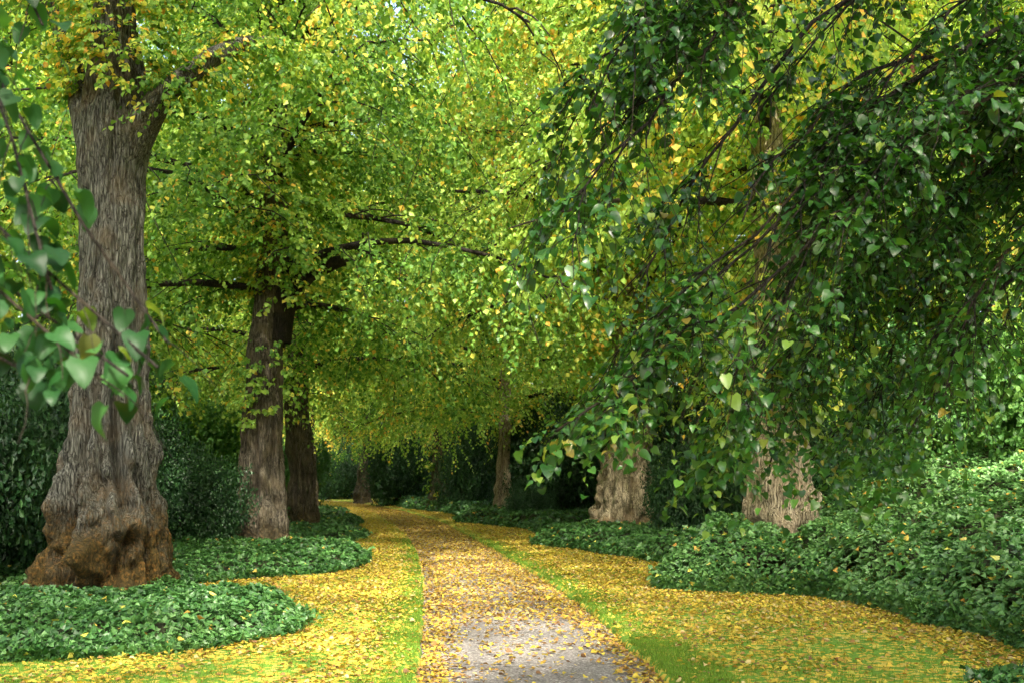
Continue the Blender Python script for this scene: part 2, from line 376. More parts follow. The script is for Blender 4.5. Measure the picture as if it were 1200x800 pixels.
def trunk_mesh(name, prof, seed, flutes=(), bumps=(), nseg=96, dz=.05, flute_amp=.05, rough=.06, flare_lobes=6, flare=.25, flare_h=.5, burr=.16, burr_h=1.1):
    """prof rows: z, cx, cy, r.  flutes: (theta, width, depth, z0, z1) grooves.  bumps: (theta, z, size, amp)"""
    prof = A(prof, float); z = np.arange(prof[0, 0], prof[-1, 0] + 1e-6, dz)
    I = lambda k: np.convolve(np.pad(np.interp(z, prof[:, 0], prof[:, k]), 4, 'edge'), np.ones(9) / 9, 'valid')
    cx, cy, r = I(1), I(2), I(3); th = np.arange(nseg) * 2 * pi / nseg; Z, TT = np.meshgrid(z, th, indexing='ij')
    rng = np.random.default_rng(seed)
    q = np.stack([np.cos(TT) * 1.3, np.sin(TT) * 1.3, Z * .55], -1).reshape(-1, 3)
    m = 1 + flute_amp * 2.0 * fbm(q * 1.5, 3, seed).reshape(Z.shape)
    m += flare * np.exp(-np.maximum(Z, 0) / flare_h) * (np.maximum(0, np.cos(TT * flare_lobes * .5 + rng.uniform(0, 6)) ** 2) - .3)
    for t, w, d, z0, z1 in flutes:
        dt = (TT - t + pi) % (2 * pi) - pi + .06 * np.sin(Z * 2.1 + t * 3); win = sstep(Z, z0 - .25, z0 + .25) * (1 - sstep(Z, z1 - .4, z1 + .4))
        m -= d * np.exp(-(dt / w) ** 2) * win; m += d * .35 * np.exp(-((np.abs(dt) - 2 * w) / w) ** 2) * win
    for t, zz, s, a in bumps:
        dt = ((TT - t + pi) % (2 * pi) - pi) * r[:, None]
        m += a * np.exp(-(dt ** 2 + (Z - zz) ** 2) / s ** 2)
    q2 = np.stack([np.cos(TT) * r[:, None], np.sin(TT) * r[:, None], Z * .6], -1).reshape(-1, 3)
    lump = fbm(q2 * 3.2, 4, seed + 9).reshape(Z.shape)
    base = np.exp(-np.maximum(Z, 0) / burr_h)
    bil = np.abs(fbm(q2 * A([2.6, 2.6, 2.6]), 3, seed + 14).reshape(Z.shape))
    m /= m.mean(1, keepdims=True) * 1.05
    bil2 = np.abs(fbm(q2 * A([6, 6, 5.0]), 3, seed + 24).reshape(Z.shape))
    patch = .35 + .65 * sstep(vn(q2 * 1.1, seed + 40).reshape(Z.shape), -.35, .35)
    m += (burr * (bil - .35) + burr * .40 * (bil2 - .35)) * np.clip(base * 1.6, 0, 1) * patch
    m += rough * lump * (.5 + 1.6 * base) + .022 * (1 - 2 * np.abs(fbm(q2 * A([5.5, 5.5, 1.1]), 3, seed + 4).reshape(Z.shape)))
    X = cx[:, None] + r[:, None] * m * np.cos(TT); Y = cy[:, None] + r[:, None] * m * np.sin(TT)
    V = np.stack([X, Y, Z], -1).reshape(-1, 3)
    i = np.arange(len(z) - 1)[:, None] * nseg; j = np.arange(nseg)[None]; j2 = (j + 1) % nseg
    Fq = np.stack([i + j, i + j2, i + nseg + j2, i + nseg + j], -1).reshape(-1, 4)
    return mesh_from(name, V, [Fq], None, True)
def sprouts(name, center, r, z0, z1, n, seed, size=.08, az=(-pi, 0), yellow=.25, lng=(.15, .45)):
    """leafy shoots straight off a trunk"""
    rng = np.random.default_rng(seed); a = rng.uniform(*az, n); z = rng.uniform(z0, z1, n)
    o = np.stack([np.cos(a) * r + center[0], np.sin(a) * r + center[1], z], 1); d = np.stack([np.cos(a), np.sin(a), rng.uniform(-.3, .6, n)], 1)
    p, d2, nn, s = spray_leaves(o, d, rng.uniform(*lng, n), 9 if lng[1] < .6 else 14, size, rng)
    return leaves_mesh(name, p, d2, nn, s, lime_colors(p, rng, yellow, .3, seed), T_MID, False, .1, rng)
# ------------------------------------------------------------------ shared crowns
FR = {}; 
def variant(key, **k):
    FR[key] = crown_mesh('crown_' + key, **k)
CK = dict(leaf=None, T=T_FAR, nsec=1.75, secL=2.5, nspray=6.0, sprayL=1.15, M_=19, curtain=.66, inner=1300)
variant('full', seed=11, H=20, R=7.0, zlo=4.6, nl=34, size=.108, yellow=.08, shift=-.04, zkeep=3.6, **CK)
variant('turning', seed=23, H=22, R=7.2, zlo=4.2, nl=36, size=.108, yellow=.28, shift=.56, zkeep=4.0, **CK)
variant('light', seed=37, H=21, R=7.0, zlo=4.0, nl=35, size=.108, yellow=.16, shift=.36, zkeep=3.8, **CK)
variant('wild', seed=41, H=17, R=6.5, zlo=1.6, nl=30, size=.16, yellow=.14, shift=.42, **{**CK, 'M_': 12})
variant('high', seed=57, H=21, R=7.6, zlo=9.2, nl=26, yellow=.12, shift=.1, **{**CK, 'curtain': 0.0, 'M_': 13}, size=.12)
def crown_on(root, key, rz=0, sc=1.0, dz=0.0):
    lm, bm = FR[key]
    a = obj('crown', lm, M['lime'], root); b = obj('branchwork', bm, M['bark_dark'], root)
    for o in (a, b): o.rotation_euler = (0, 0, rz); o.scale = (sc,) * 3; o.location = (0, 0, dz)
    return a, b

LROW, RROW = 'old lime trees lining the left of the path', 'old lime trees lining the right of the path'
def zt(x, y): return float(terr(A([x]), A([y]))[0])

# ---- L1: the big gnarled lime
def first_lime():
    d = 14.9; bx = px(122, 700, d)[0]; b = thing('lime_tree', 'huge gnarled grey lime with mossy swollen base, nearest trunk left of path', 'tree', (bx, d, 0), 0, LROW)
    def row(v, l, r):
        p, q = px(l, v, d), px(r, v, d); return (p[2], (p[0] + q[0]) / 2 - bx, 0, (q[0] - p[0]) / 2 * .96)
    prof = [(-.25, 0, 0, 1.02), row(706, 47, 211), row(670, 56, 206), row(640, 64, 202), row(600, 68, 196), row(560, 72, 188), row(520, 80, 180), row(480, 82, 174), row(430, 81, 172), row(380, 86, 170), row(300, 94, 169), row(220, 93, 170), row(170, 90, 177), row(140, 92, 182), row(110, 97, 172), row(70, 104, 166), row(0, 112, 160)]
    prof += [(prof[-1][0] + 4, -.1, .2, .3), (prof[-1][0] + 9, 0, .3, .1)]
    C = -pi / 2
    fl = [(C - .40, .12, .34, .75, 3.7), (C + .52, .10, .36, .7, 3.5), (C + .1, .09, .24, -.2, .75), (C - .85, .12, .22, .1, 2.6), (C + .95, .10, .26, .0, 2.2), (C - .25, .06, .16, -.2, .8), (C - .6, .08, .18, -.2, .9), (C + .7, .07, .20, -.2, 1.3), (C + .38, .05, .16, -.2, .7), (C + .02, .04, .08, 1.0, 3), (C - .15, .06, .07, 3.2, 8), (C + .35, .07, .08, 3.6, 9), (C - .7, .08, .09, 4, 9), (C + .25, .09, .17, -.2, .45), (C + 1.3, .12, .12, 0, 6), (C - 1.4, .12, .12, 0, 6)]
    bu = [(C - .22, 1.55, .22, .17), (C + .75, 1.25, .24, .22), (C + .15, 1.15, .16, .16), (C - .62, 1.15, .2, .15), (C + .72, 1.75, .18, .14), (C - .05, .75, .2, .12), (C + .45, .95, .14, .14), (C - .75, 2.1, .2, .14), (C - .9, 1.7, .35, .12), (C - .55, .55, .45, .16), (C + .12, .85, .40, .14), (C + .5, .6, .3, .12), (C - 1.2, .5, .4, .12), (C + .8, 2.0, .25, .1), (C - .75, 2.6, .25, .08), (C - .1, 4.7, .22, .09), (C - 1.2, 5.6, .3, .14), (C + 1.1, 4.9, .3, .1), (C + .28, .22, .16, -.16), (C, 1.9, .3, -.05)]
    obj('trunk', trunk_mesh('first_trunk', prof, 3, fl, bu, 224, .025, .05, .10, 7, .26, .45, .52, 1.9), M['bark_grey'], b)
    lo = lambda u, v, y: px(u, v, y) - A([bx, d, 0])
    t = Tubes(); lim = A([lo(140, 190, d), lo(160, 150, d - .1), lo(185, 118, d - .25), lo(212, 94, d - .3), lo(245, 68, d - .1), lo(280, 52, d + .6), lo(325, 50, d + 1.6), lo(375, 70, d + 2.8)])
    t.add(lim, [.34, .25, .18, .145, .125, .11, .09, .05], 18, 5, .22)
    obj('limb', t.mesh('right_limb'), M['bark_grey'], b)
    t = Tubes(); lim2 = A([lo(112, 170, d), lo(95, 120, d + .2), lo(80, 60, d + .3), lo(50, -20, d + .4), lo(0, -120, d + .5)])
    t.add(lim2, [.28, .17, .13, .10, .06], 14, 8, .2); obj('limb', t.mesh('left_limb'), M['bark_grey'], b)
    obj('foliage', sprouts('fork_sprouts', (-.1, 0), .5, 6.7, 9.4, 400, 14, .075, (-3.8, .5), .15, (.2, .7)), M['lime'], b)
    def azf(az, h, L):
        c = math.sin(az)                                   # -1 = towards the camera
        if c < -.3 and h < 11: return None
        if h < (6.4 if (math.cos(az) > -.2 and c > .0) else 8.2): return None
        return L
    def keep(P):                                            # nothing hangs in front of the bole
        w = P + A([bx, d, 0]); u = 600 + F * w[:, 0] / w[:, 1]; z = w[:, 2]; yy = w[:, 1]
        front = (yy < d + .3) & (np.abs(P[:, 0]) < 1.0) & (z < 8.2)
        vv = 560 - F * (z - HC) / np.maximum(yy, 1)
        low = (vv > 130) & (yy < d)
        return ~front & ~low
    lm, bm = crown_mesh('first_crown', 51, 19, 6.6, 5.2, 36, None, .078, T_MID, .14, .02, M_=19, azf=azf, keep=keep, nsec=1.7, nspray=6, sprayL=1.0, curtain=.5)
    obj('crown', lm, M['lime'], b); obj('branchwork', bm, M['bark_dark'], b)
    # sprays that hang off the visible limb
    rng = np.random.default_rng(5)
    Po, Do, Ln = foliage_from([lim[2:], lim2[1:]], rng, 2.2, 1.6, 5, .8, t0=.3)
    n_ = 150; tt = rng.uniform(.3, 1, n_); q_ = at(lim, tt); d_ = nrmz(rng.standard_normal((n_, 3)) + A([0, -.3, -.2]))
    Po, Do, Ln = np.concatenate([Po, q_]), np.concatenate([Do, d_]), np.concatenate([Ln, rng.uniform(.3, .9, n_)])
    k = Po[:, 2] > 5.7; p, dd, n, s = spray_leaves(Po[k], Do[k], Ln[k], 16, .078, rng)
    obj('foliage', leaves_mesh('limb_leaves', p, dd, n, s, lime_colors(p, rng, .12, .10, 4), T_MID), M['lime'], b)
first_lime()

def lime(u, vbase, d, widths, key, rz, label, group, bark, seed, sc=1.0, top=9.0, leanx=0., extra=None, flutes=None, bumps=None, dz=0.0, z0=None):
    """widths: rows of (v, left, right) in the photograph"""
    bx = px(u, vbase, d)[0]; g = zt(bx, d) if z0 is None else z0
    b = thing('lime_tree', label, 'tree', (bx, d, g), 0, group)
    prof = []
    for v, l, r in widths:
        p, q = px(l, v, d), px(r, v, d); prof.append((p[2] - g, (p[0] + q[0]) / 2 - bx, 0, (q[0] - p[0]) / 2 * .97))
    prof = [(-.5, prof[0][1], 0, prof[0][3] * 1.08)] + prof
    zt_, cx, _, r = prof[-1]
    prof += [(max(top, zt_ + 2), cx + leanx, 0, r * .75), (max(top, zt_ + 2) + 7, leanx, 0, r * .25)]
    rng = np.random.default_rng(seed); C = -pi / 2
    fl = flutes or [(C + rng.uniform(-1.3, 1.3), rng.uniform(.07, .12), rng.uniform(.15, .3), rng.uniform(0, 1), rng.uniform(2, 4)) for _ in range(6)]
    bu = bumps or [(C + rng.uniform(-1.4, 1.4), rng.uniform(.2, 2.4), rng.uniform(.14, .34), rng.uniform(.10, .26)) for _ in range(14)]
    obj('trunk', trunk_mesh('trunk_mesh', prof, seed, fl, bu, 128, .05, .055, .08, 6, .2, .4, .34, 2.2), M[bark], b)
    if key: crown_on(b, key, rz, sc, dz)
    if extra: extra(b, bx, d, g)
    return b
def l2x(b, bx, d, g):
    lo = lambda u, v, y: px(u, v, y) - A([bx, d, g])
    t = Tubes(); t.add(A([lo(322, 400, d), lo(328, 365, d), lo(340, 340, d - .2), lo(362, 322, d - .4), (lo(395, 308, d - .6)), lo(425, 300, d - .7), lo(450, 296, d - .8)]), [.36, .34, .26, .19, .13, .07, .02], 14, 2, .2)
    obj('limb', t.mesh('second_limb'), M['bark_dark'], b)
    obj('foliage', sprouts('second_sprouts', (0, 0), .52, 2.7, 4.5, 60, 8, .10), M['lime'], b)
    obj('foliage', sprouts('second_upper_sprouts', (.2, 0), .4, 5.4, 13.5, 620, 18, .10, (-3.6, .5), lng=(.4, 1.6)), M['lime'], b)
lime(310, 648, 24.8, [(655, 266, 356), (640, 274, 348), (620, 279, 341), (590, 280, 337), (550, 280, 335), (500, 283, 333), (450, 286, 332), (410, 289, 333), (360, 298, 338), (300, 300, 338)], 'full', 1.3, 'brown lime with leafy shoots sprouting from its bole, second on the left', LROW, 'bark_brown', 21, 1.0, 9, extra=l2x, dz=.4)
lime(355, 622, 36.5, [(625, 333, 380), (610, 336, 375), (590, 337, 371), (560, 338, 368), (520, 335, 366), (480, 333, 363), (430, 332, 362)], 'light', 1.7, 'pale lime trunk standing just behind the brown one with shoots', LROW, 'bark_brown', 22, 1.0, 10)
lime(366, 596, 60, [(598, 360, 376), (580, 362, 374), (540, 361, 371), (500, 360, 370)], 'turning', 2.9, 'slim distant lime behind the stone post, left of where path bends', LROW, 'bark_brown', 25, 1.0, 10)
lime(910, 640, 19.0, [(655, 862, 970), (635, 864, 963), (600, 866, 957), (570, 868, 950), (540, 872, 945), (500, 878, 938), (450, 884, 930)], 'turning', 3.3, 'pale tan lime half hidden behind the dark hanging boughs, beside the big ivy bank', RROW, 'bark_tan', 31, 1.0, 9, dz=1.6,
     extra=lambda b, bx, d, g: obj('foliage', sprouts('tan_sprouts', (0, 0), .5, 2.6, 11, 520, 19, .10, (-3.9, .8), lng=(.3, 1.3)), M['lime'], b))
lime(730, 622, 31.0, [(628, 688, 768), (612, 692, 765), (590, 698, 763), (560, 703, 762), (530, 709, 764), (515, 713, 766), (480, 716, 762), (430, 716, 758)], 'turning', 5.1, 'knobbly pale tan lime with a brown burr at its foot on the ivy slope', RROW, 'bark_tan', 32, 1.0, 10, dz=1.0,
     extra=lambda b, bx, d, g: obj('foliage', sprouts('knobbly_sprouts', (0, 0), .5, 2.7, 11, 420, 29, .11, (-3.6, .5), lng=(.3, 1.3)), M['lime'], b))
lime(589, 592, 44.0, [(602, 576, 606), (590, 578, 602), (560, 580, 599), (530, 583, 599), (500, 584, 600)], 'light', .9, 'slender leaning lime before the dark hedge, third trunk right of path', RROW, 'bark_tan', 33, 1.0, 10, dz=-.7)
lime(515, 584, 57.0, [(592, 500, 530), (580, 503, 527), (550, 505, 525), (520, 507, 525), (490, 508, 524)], 'turning', 4.2, 'short leafy lime bole near the path bend, between two dark shrubs', RROW, 'bark_brown', 34, 1.0, 10, extra=lambda b, bx, d, g: obj('foliage', sprouts('bend_sprouts', (0, 0), .42, .6, 3.6, 60, 9, .13), M['lime'], b))
lime(427, 586, 74.0, [(590, 413, 438), (582, 415, 435), (560, 419, 434), (530, 422, 433), (480, 423, 433)], 'full', 2.2, 'slim grey lime farthest down the avenue where the path bends away', RROW, 'bark_brown', 35, 1.0, 10)
# ------------------------------------------------------------------ overhanging lime at the right (trunk just outside the frame)
def overhang():
    b = thing('lime_tree', 'overhanging lime whose dark glossy drooping boughs fill the upper right', 'tree', (6.0, 7.4, zt(6.0, 7.4)), 0, RROW)
    O = A([6.0, 7.4, zt(6.0, 7.4)]); lo = lambda u, v, y: px(u, v, y) - O
    prof = [(-.5, 0, 0, 1.0), (0, 0, 0, .95), (1, 0, 0, .8), (3, .05, 0, .7), (6, .1, 0, .62), (9, .1, .1, .45), (15, 0, .2, .12)]
    obj('trunk', trunk_mesh('overhang_trunk', prof, 61, nseg=80, dz=.1), M['bark_tan'], b)
    rng = np.random.default_rng(62)
    B = [  # trunk height, controls (u, v, y)
        (5.2, [(1560, -90, 7.1), (1330, 20, 7.0), (1200, 47, 6.9), (1105, 52, 6.8), (1040, 74, 6.7), (960, 125, 6.5), (905, 195, 6.3), (870, 260, 6.2)], .030),
        (4.9, [(1500, -60, 6.9), (1270, 0, 6.7), (1150, 45, 6.5), (1060, 98, 6.4), (985, 165, 6.2), (930, 235, 6.1), (855, 300, 6.0), (800, 332, 5.9), (770, 372, 5.8)], .026),
        (4.4, [(1560, 60, 8.0), (1300, 120, 7.9), (1200, 183, 7.8), (1135, 250, 7.7), (1080, 320, 7.6), (1045, 400, 7.5), (1030, 470, 7.5)], .030),
        (6.6, [(1500, -420, 6.8), (1150, -260, 6.4), (980, -120, 6.1), (860, 10, 5.9), (780, 110, 5.7), (715, 185, 5.5), (672, 238, 5.4)], .035),
        (6.0, [(1520, -300, 7.6), (1200, -160, 7.4), (1000, -20, 7.2), (900, 90, 7.0), (840, 170, 6.8), (790, 250, 6.7), (750, 330, 6.6)], .035),
        (3.9, [(1500, 160, 7.4), (1300, 230, 7.2), (1190, 320, 7.1), (1120, 420, 7.0), (1060, 520, 6.9)], .022),
        (5.6, [(1600, -200, 8.4), (1350, -60, 8.6), (1180, 70, 8.8), (1100, 130, 8.8), (1020, 200, 8.7), (970, 300, 8.6), (930, 400, 8.6)], .03),
        (4.6, [(1500, -10, 6.2), (1250, 60, 6.0), (1080, 150, 5.9), (980, 250, 5.8), (880, 350, 5.8), (790, 415, 5.8), (730, 452, 5.7), (690, 478, 5.6), (650, 505, 5.6)], .022),
        (7.4, [(1300, -600, 6.6), (1000, -330, 6.2), (850, -140, 5.9), (770, -20, 5.7), (720, 60, 5.6), (690, 130, 5.5)], .035),
        (4.2, [(1650, 200, 8.6), (1400, 220, 9.0), (1260, 300, 9.2), (1160, 400, 9.2), (1080, 480, 9.1), (1000, 550, 9.0)], .025),
        (4.8, [(1600, 0, 7.0), (1400, 60, 6.6), (1270, 180, 6.4), (1190, 260, 6.3), (1150, 360, 6.2), (1100, 440, 6.2)], .022),
        (4.7, [(1550, 0, 7.6), (1300, 90, 7.6), (1120, 210, 7.6), (1010, 320, 7.5), (950, 420, 7.5), (915, 500, 7.5), (900, 556, 7.5)], .022),
        (4.5, [(1550, 20, 7.0), (1250, 130, 6.9), (1060, 270, 6.8), (960, 380, 6.8), (890, 450, 6.8), (850, 510, 6.8), (830, 555, 6.8)], .022),
        (4.9, [(1500, -20, 6.0), (1200, 90, 6.0), (980, 200, 6.0), (830, 330, 6.0), (760, 420, 6.0), (725, 480, 6.0)], .02),
        (7.0, [(1450, -380, 7.4), (1200, -200, 7.3), (1060, -60, 7.2), (960, 40, 7.1), (890, 130, 7.0)], .025),
        (6.3, [(1500, -260, 6.6), (1290, -110, 6.5), (1130, 0, 6.4), (1040, 90, 6.3), (980, 190, 6.3)], .022),
        (5.9, [(1550, -200, 8.0), (1350, -60, 8.0), (1240, 60, 8.0), (1170, 170, 7.9), (1130, 280, 7.9)], .022),
        (7.2, [(1300, -480, 6.4), (1020, -240, 6.2), (900, -110, 6.1), (830, -20, 6.0), (770, 60, 5.9), (735, 140, 5.9)], .025),
        (4.4, [(1550, 80, 8.2), (1350, 170, 8.3), (1200, 300, 8.3), (1090, 400, 8.3), (1010, 480, 8.3), (950, 540, 8.3)], .022),
        (5.0, [(1500, -40, 6.4), (1200, 60, 6.2), (1030, 180, 6.2), (940, 300, 6.2), (890, 400, 6.3), (860, 480, 6.3), (840, 540, 6.4)], .02),
    ]
    paths = []
    t = Tubes()
    for h, ctl, r in B:
        P = A([(0, 0, h - .5), (-.25, -.1, h)] + [tuple(lo(*c)) for c in ctl])
        # resample smooth
        s = np.r_[0, np.cumsum(np.linalg.norm(np.diff(P, axis=0), axis=1))]; q = np.linspace(0, s[-1], 26)
        P2 = np.stack([np.interp(q, s, P[:, k]) for k in range(3)], 1)
        for _ in range(2): P2[1:-1] = (P2[:-2] + P2[1:-1] * 2 + P2[2:]) / 4
        P2[2:-1] += rng.standard_normal((23, 3)) * .018
        t.add(P2, np.linspace(r * 1.15, .005, 26) + np.exp(-np.arange(26) / 2.5) * .08, 8, 3, .12); paths.append(P2)
    tw = Tubes(1.72 - O[2])
    Po, Do, Ln = foliage_from(paths, rng, 6.0, .85, 15.0, .32, droop2=.38, t0=.25, tubes=tw, r0=.006, spread=(25, 70))
    W = Po + O; vv = 560 - F * (W[:, 2] - HC) / W[:, 1]; uu = 600 + F * W[:, 0] / W[:, 1]
    lim = np.interp(uu, [600, 680, 730, 775, 830, 870, 950, 1000, 1100, 1250], [500, 502, 500, 510, 552, 538, 540, 575, 570, 560])   # how low the skirt hangs
    lf = np.interp(vv, [-100, 0, 120, 260, 400, 520], [735, 725, 680, 640, 655, 640])
    k = (vv < lim) & (uu > lf - 25) & (vn(Po * 1.5, 8) + .5 * vn(Po * 3.5, 9) > np.interp(uu, [700, 900], [-.31, -.10])); Po, Do, Ln = Po[k], Do[k], Ln[k]
    p, d, n, s = spray_leaves(Po, Do, Ln, 10, .049, rng, hang=.2, upn=1.4, droop=.32)
    s *= rng.uniform(.55, 1.4, len(s))
    # twiglets that carry the leaves
    for a, dd, l in list(zip(Po, Do, Ln))[::1]:
        tt = np.linspace(0, 1, 4)[:, None]; tw.add(a + dd * l * tt + A([0, 0, -.45]) * l * tt ** 2, [.003, .0026, .0022, .0015], 3)
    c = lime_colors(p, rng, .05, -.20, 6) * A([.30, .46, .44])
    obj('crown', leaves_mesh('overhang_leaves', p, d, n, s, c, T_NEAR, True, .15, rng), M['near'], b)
    print('overhang', len(p))
    obj('branchwork', t.mesh('overhang_boughs'), M['bark_dark'], b); obj('twigs', tw.mesh('overhang_twigs'), M['bark_dark'], b)
    # maple-like dry leaf and seeds caught in the boughs
    sd = []
    for u, v in ((1131, 160), (1128, 178), (1079, 160), (1135, 186), (1062, 80)):
        q = lo(u, v, 6.6) + rng.standard_normal((14, 3)) * A([.022, .022, .06]); sd.append(q)
    for q in sd:
        m_ = len(q); obj('dry_seed_cluster', leaves_mesh('seed_bracts', q, rng.standard_normal((m_, 3)) * .5 + A([0, 0, -1]), rng.standard_normal((m_, 3)), np.full(m_, .035), np.tile(A([[.20, .07, .03]]), (m_, 1)) * rng.uniform(.6, 1.5, (m_, 1)), T_MID), M['fallen'], b)
    for o, q in zip(crown_on(b, 'high', 2.0, .72, 2.6), ('upper_crown', 'upper_branchwork')): o.name = q  # upper crown out of view, added to shade the boughs below
overhang()

# ------------------------------------------------------------------ near lime at the left, trunk outside the frame
def near_left():
    O = A([-6.3, 4.4, zt(-6.3, 4.4)])
    b = thing('lime_tree', 'near lime reaching in from the left edge with large blurred blue-green leaves', 'tree', tuple(O), 0, LROW)
    prof = [(-.4, 0, 0, 1.0), (0, 0, 0, .95), (1, 0, 0, .8), (3, 0, 0, .68), (6, 0, 0, .6), (9, 0, .1, .42), (15, 0, .2, .1)]
    obj('trunk', trunk_mesh('near_left_trunk', prof, 71, nseg=80, dz=.1), M['bark_grey'], b)
    rng = np.random.default_rng(72); lo = lambda u, v, y: px(u, v, y) - O
    ctl = [[5.0, (-1900, -600, 4.0), (-700, -420, 3.0), (-200, -220, 2.6), (-40, -60, 2.5), (8, 80, 2.45), (18, 180, 2.4), (30, 260, 2.4), (60, 340, 2.4)],
           [(5.2), (-1900, -620, 4.0), (-600, -420, 3.1), (-120, -160, 2.75), (-20, 60, 2.7), (45, 190, 2.65), (95, 290, 2.6), (140, 350, 2.55), (195, 400, 2.5)],
           [5.1, (-1900, -560, 3.6), (-700, -250, 2.9), (-220, 60, 2.6), (-40, 230, 2.5), (60, 330, 2.45), (130, 385, 2.4), (185, 430, 2.4)],
           [4.9, (-1900, -520, 3.6), (-650, -200, 2.8), (-200, 130, 2.5), (-60, 290, 2.4), (10, 370, 2.3), (70, 415, 2.3), (120, 445, 2.3)],
           [(4.8), (-1900, -480, 3.9), (-700, -150, 3.1), (-250, 130, 2.7), (-60, 280, 2.6), (30, 360, 2.5), (90, 410, 2.45), (150, 440, 2.4)],
           [(5.6), (-1500, -700, 4.0), (-400, -500, 3.3), (-60, -200, 3.1), (10, -60, 3.0), (35, 0, 3.0), (50, 30, 3.0)],
           [(4.6), (-1900, -380, 3.9), (-800, -60, 3.0), (-300, 250, 2.5), (-100, 370, 2.4), (-10, 410, 2.35), (40, 440, 2.3)]]
    t = Tubes(); paths = []
    for row in ctl:
        P = A([(0, 0, row[0] - .3)] + [tuple(lo(*c)) for c in row[1:]])
        s = np.r_[0, np.cumsum(np.linalg.norm(np.diff(P, axis=0), axis=1))]; q = np.linspace(0, s[-1], 30)
        P2 = np.stack([np.interp(q, s, P[:, k]) for k in range(3)], 1)
        for _ in range(2): P2[1:-1] = (P2[:-2] + P2[1:-1] * 2 + P2[2:]) / 4
        t.add(P2, np.linspace(1, 0, 30) ** 2 * .06 + .0035, 7, 2, .05); paths.append(P2)
    Po, Do = [], []
    Po, Do, Ln = foliage_from([P[16:] for P in paths], rng, 11, .26, 13, .13, droop2=.5, t0=.05, tubes=t, r0=.0022, spread=(25, 75))
    W = Po + O; uu = 600 + F * W[:, 0] / W[:, 1]; vv = 560 - F * (W[:, 2] - HC) / W[:, 1]
    lim = np.interp(vv, [-50, 15, 30, 90, 200, 300, 340, 400, 440, 470], [90, 80, -20, 5, 60, 85, 130, 190, 175, 60])
    thin = np.interp(vv, [0, 200, 260, 310], [.7, .75, .8, 1.0])
    k = (uu < lim * 1.12) & (vv < np.interp(uu, [0, 60, 200], [372, 392, 425])) & (rng.random(len(uu)) < thin * (.85 if True else 1)) & (vn(Po * 7, 12) > -.45); Po, Do, Ln = Po[k], Do[k], Ln[k]
    p, d, n, s = spray_leaves(Po, Do, Ln, 3, .057, rng, hang=.4, upn=1.1, droop=.4)
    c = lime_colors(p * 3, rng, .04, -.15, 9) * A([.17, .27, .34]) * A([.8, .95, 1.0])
    obj('crown', leaves_mesh('near_left_leaves', p, d, n, s, c, T_CLOSE, True, .12, rng), M['close'], b)
    print('near left', len(p))
    obj('branchwork', t.mesh('near_left_twigs'), M['bark_dark'], b)
    for o, q in zip(crown_on(b, 'high', .7), ('upper_crown', 'upper_branchwork')): o.name = q  # unseen crown overhead, put in to shade the near end
near_left()

# two unseen limes continue the avenue behind the viewer, added to shade this end
for x, y, rz, side, grp in ((-5.8, -7.5, 3.9, 'left', LROW), (5.6, -5.0, 5.5, 'right', RROW)):
    b = thing('lime_tree', 'tall unseen lime added behind the viewer on the %s to shade the path' % side, 'tree', (x, y, zt(x, y)), 0, grp)
    obj('trunk', trunk_mesh('added_back_trunk', [(-.4, 0, 0, .95), (1, 0, 0, .75), (6, 0, 0, .55), (16, 0, 0, .1)], 81, nseg=48, dz=.2), M['bark_brown'], b)
    crown_on(b, 'high', rz, 1.1)

# ------------------------------------------------------------------ ivy beds
def inpoly(x, y, P):
    c = np.zeros(len(x), bool); n = len(P)
    for i in range(n):
        x1, y1 = P[i]; x2, y2 = P[(i + 1) % n]
        if y1 == y2: continue
        k = (y1 > y) != (y2 > y); c ^= k & (x < (x2 - x1) * (y - y1) / (y2 - y1) + x1)
    return c
def edist(x, y, P):
    d = np.full(len(x), 1e9); gx = np.zeros(len(x)); gy = np.zeros(len(x)); n = len(P)
    for i in range(n):
        a, b = P[i], P[(i + 1) % n]; e = b - a; t = np.clip(((x - a[0]) * e[0] + (y - a[1]) * e[1]) / max(e @ e, 1e-9), 0, 1)
        dx, dy = x - a[0] - t * e[0], y - a[1] - t * e[1]; q = np.hypot(dx, dy); k = q < d
        d = np.where(k, q, d); gx = np.where(k, dx / np.maximum(q, 1e-6), gx); gy = np.where(k, dy / np.maximum(q, 1e-6), gy)
    return d, -gx, -gy                                       # outward direction
IVYC = A([(.017, .062, .013), (.034, .108, .023), (.064, .170, .038), (.12, .25, .072)])
def ivy_cols(p, rng, lite=0.0, seed=0, litter=.012):
    n = len(p); t = np.clip(.45 + .25 * rng.standard_normal(n) + .3 * vn(p * 1.3, seed) + lite, 0, .999) * 3; i = t.astype(int); f = (t - i)[:, None]
    c = IVYC[i] * (1 - f) + IVYC[np.minimum(i + 1, 3)] * f
    k = rng.random(n) < litter; c[k] = YELLOW[rng.integers(1, 4, k.sum())] * .9
    return c * rng.uniform(.8, 1.2, (n, 1))
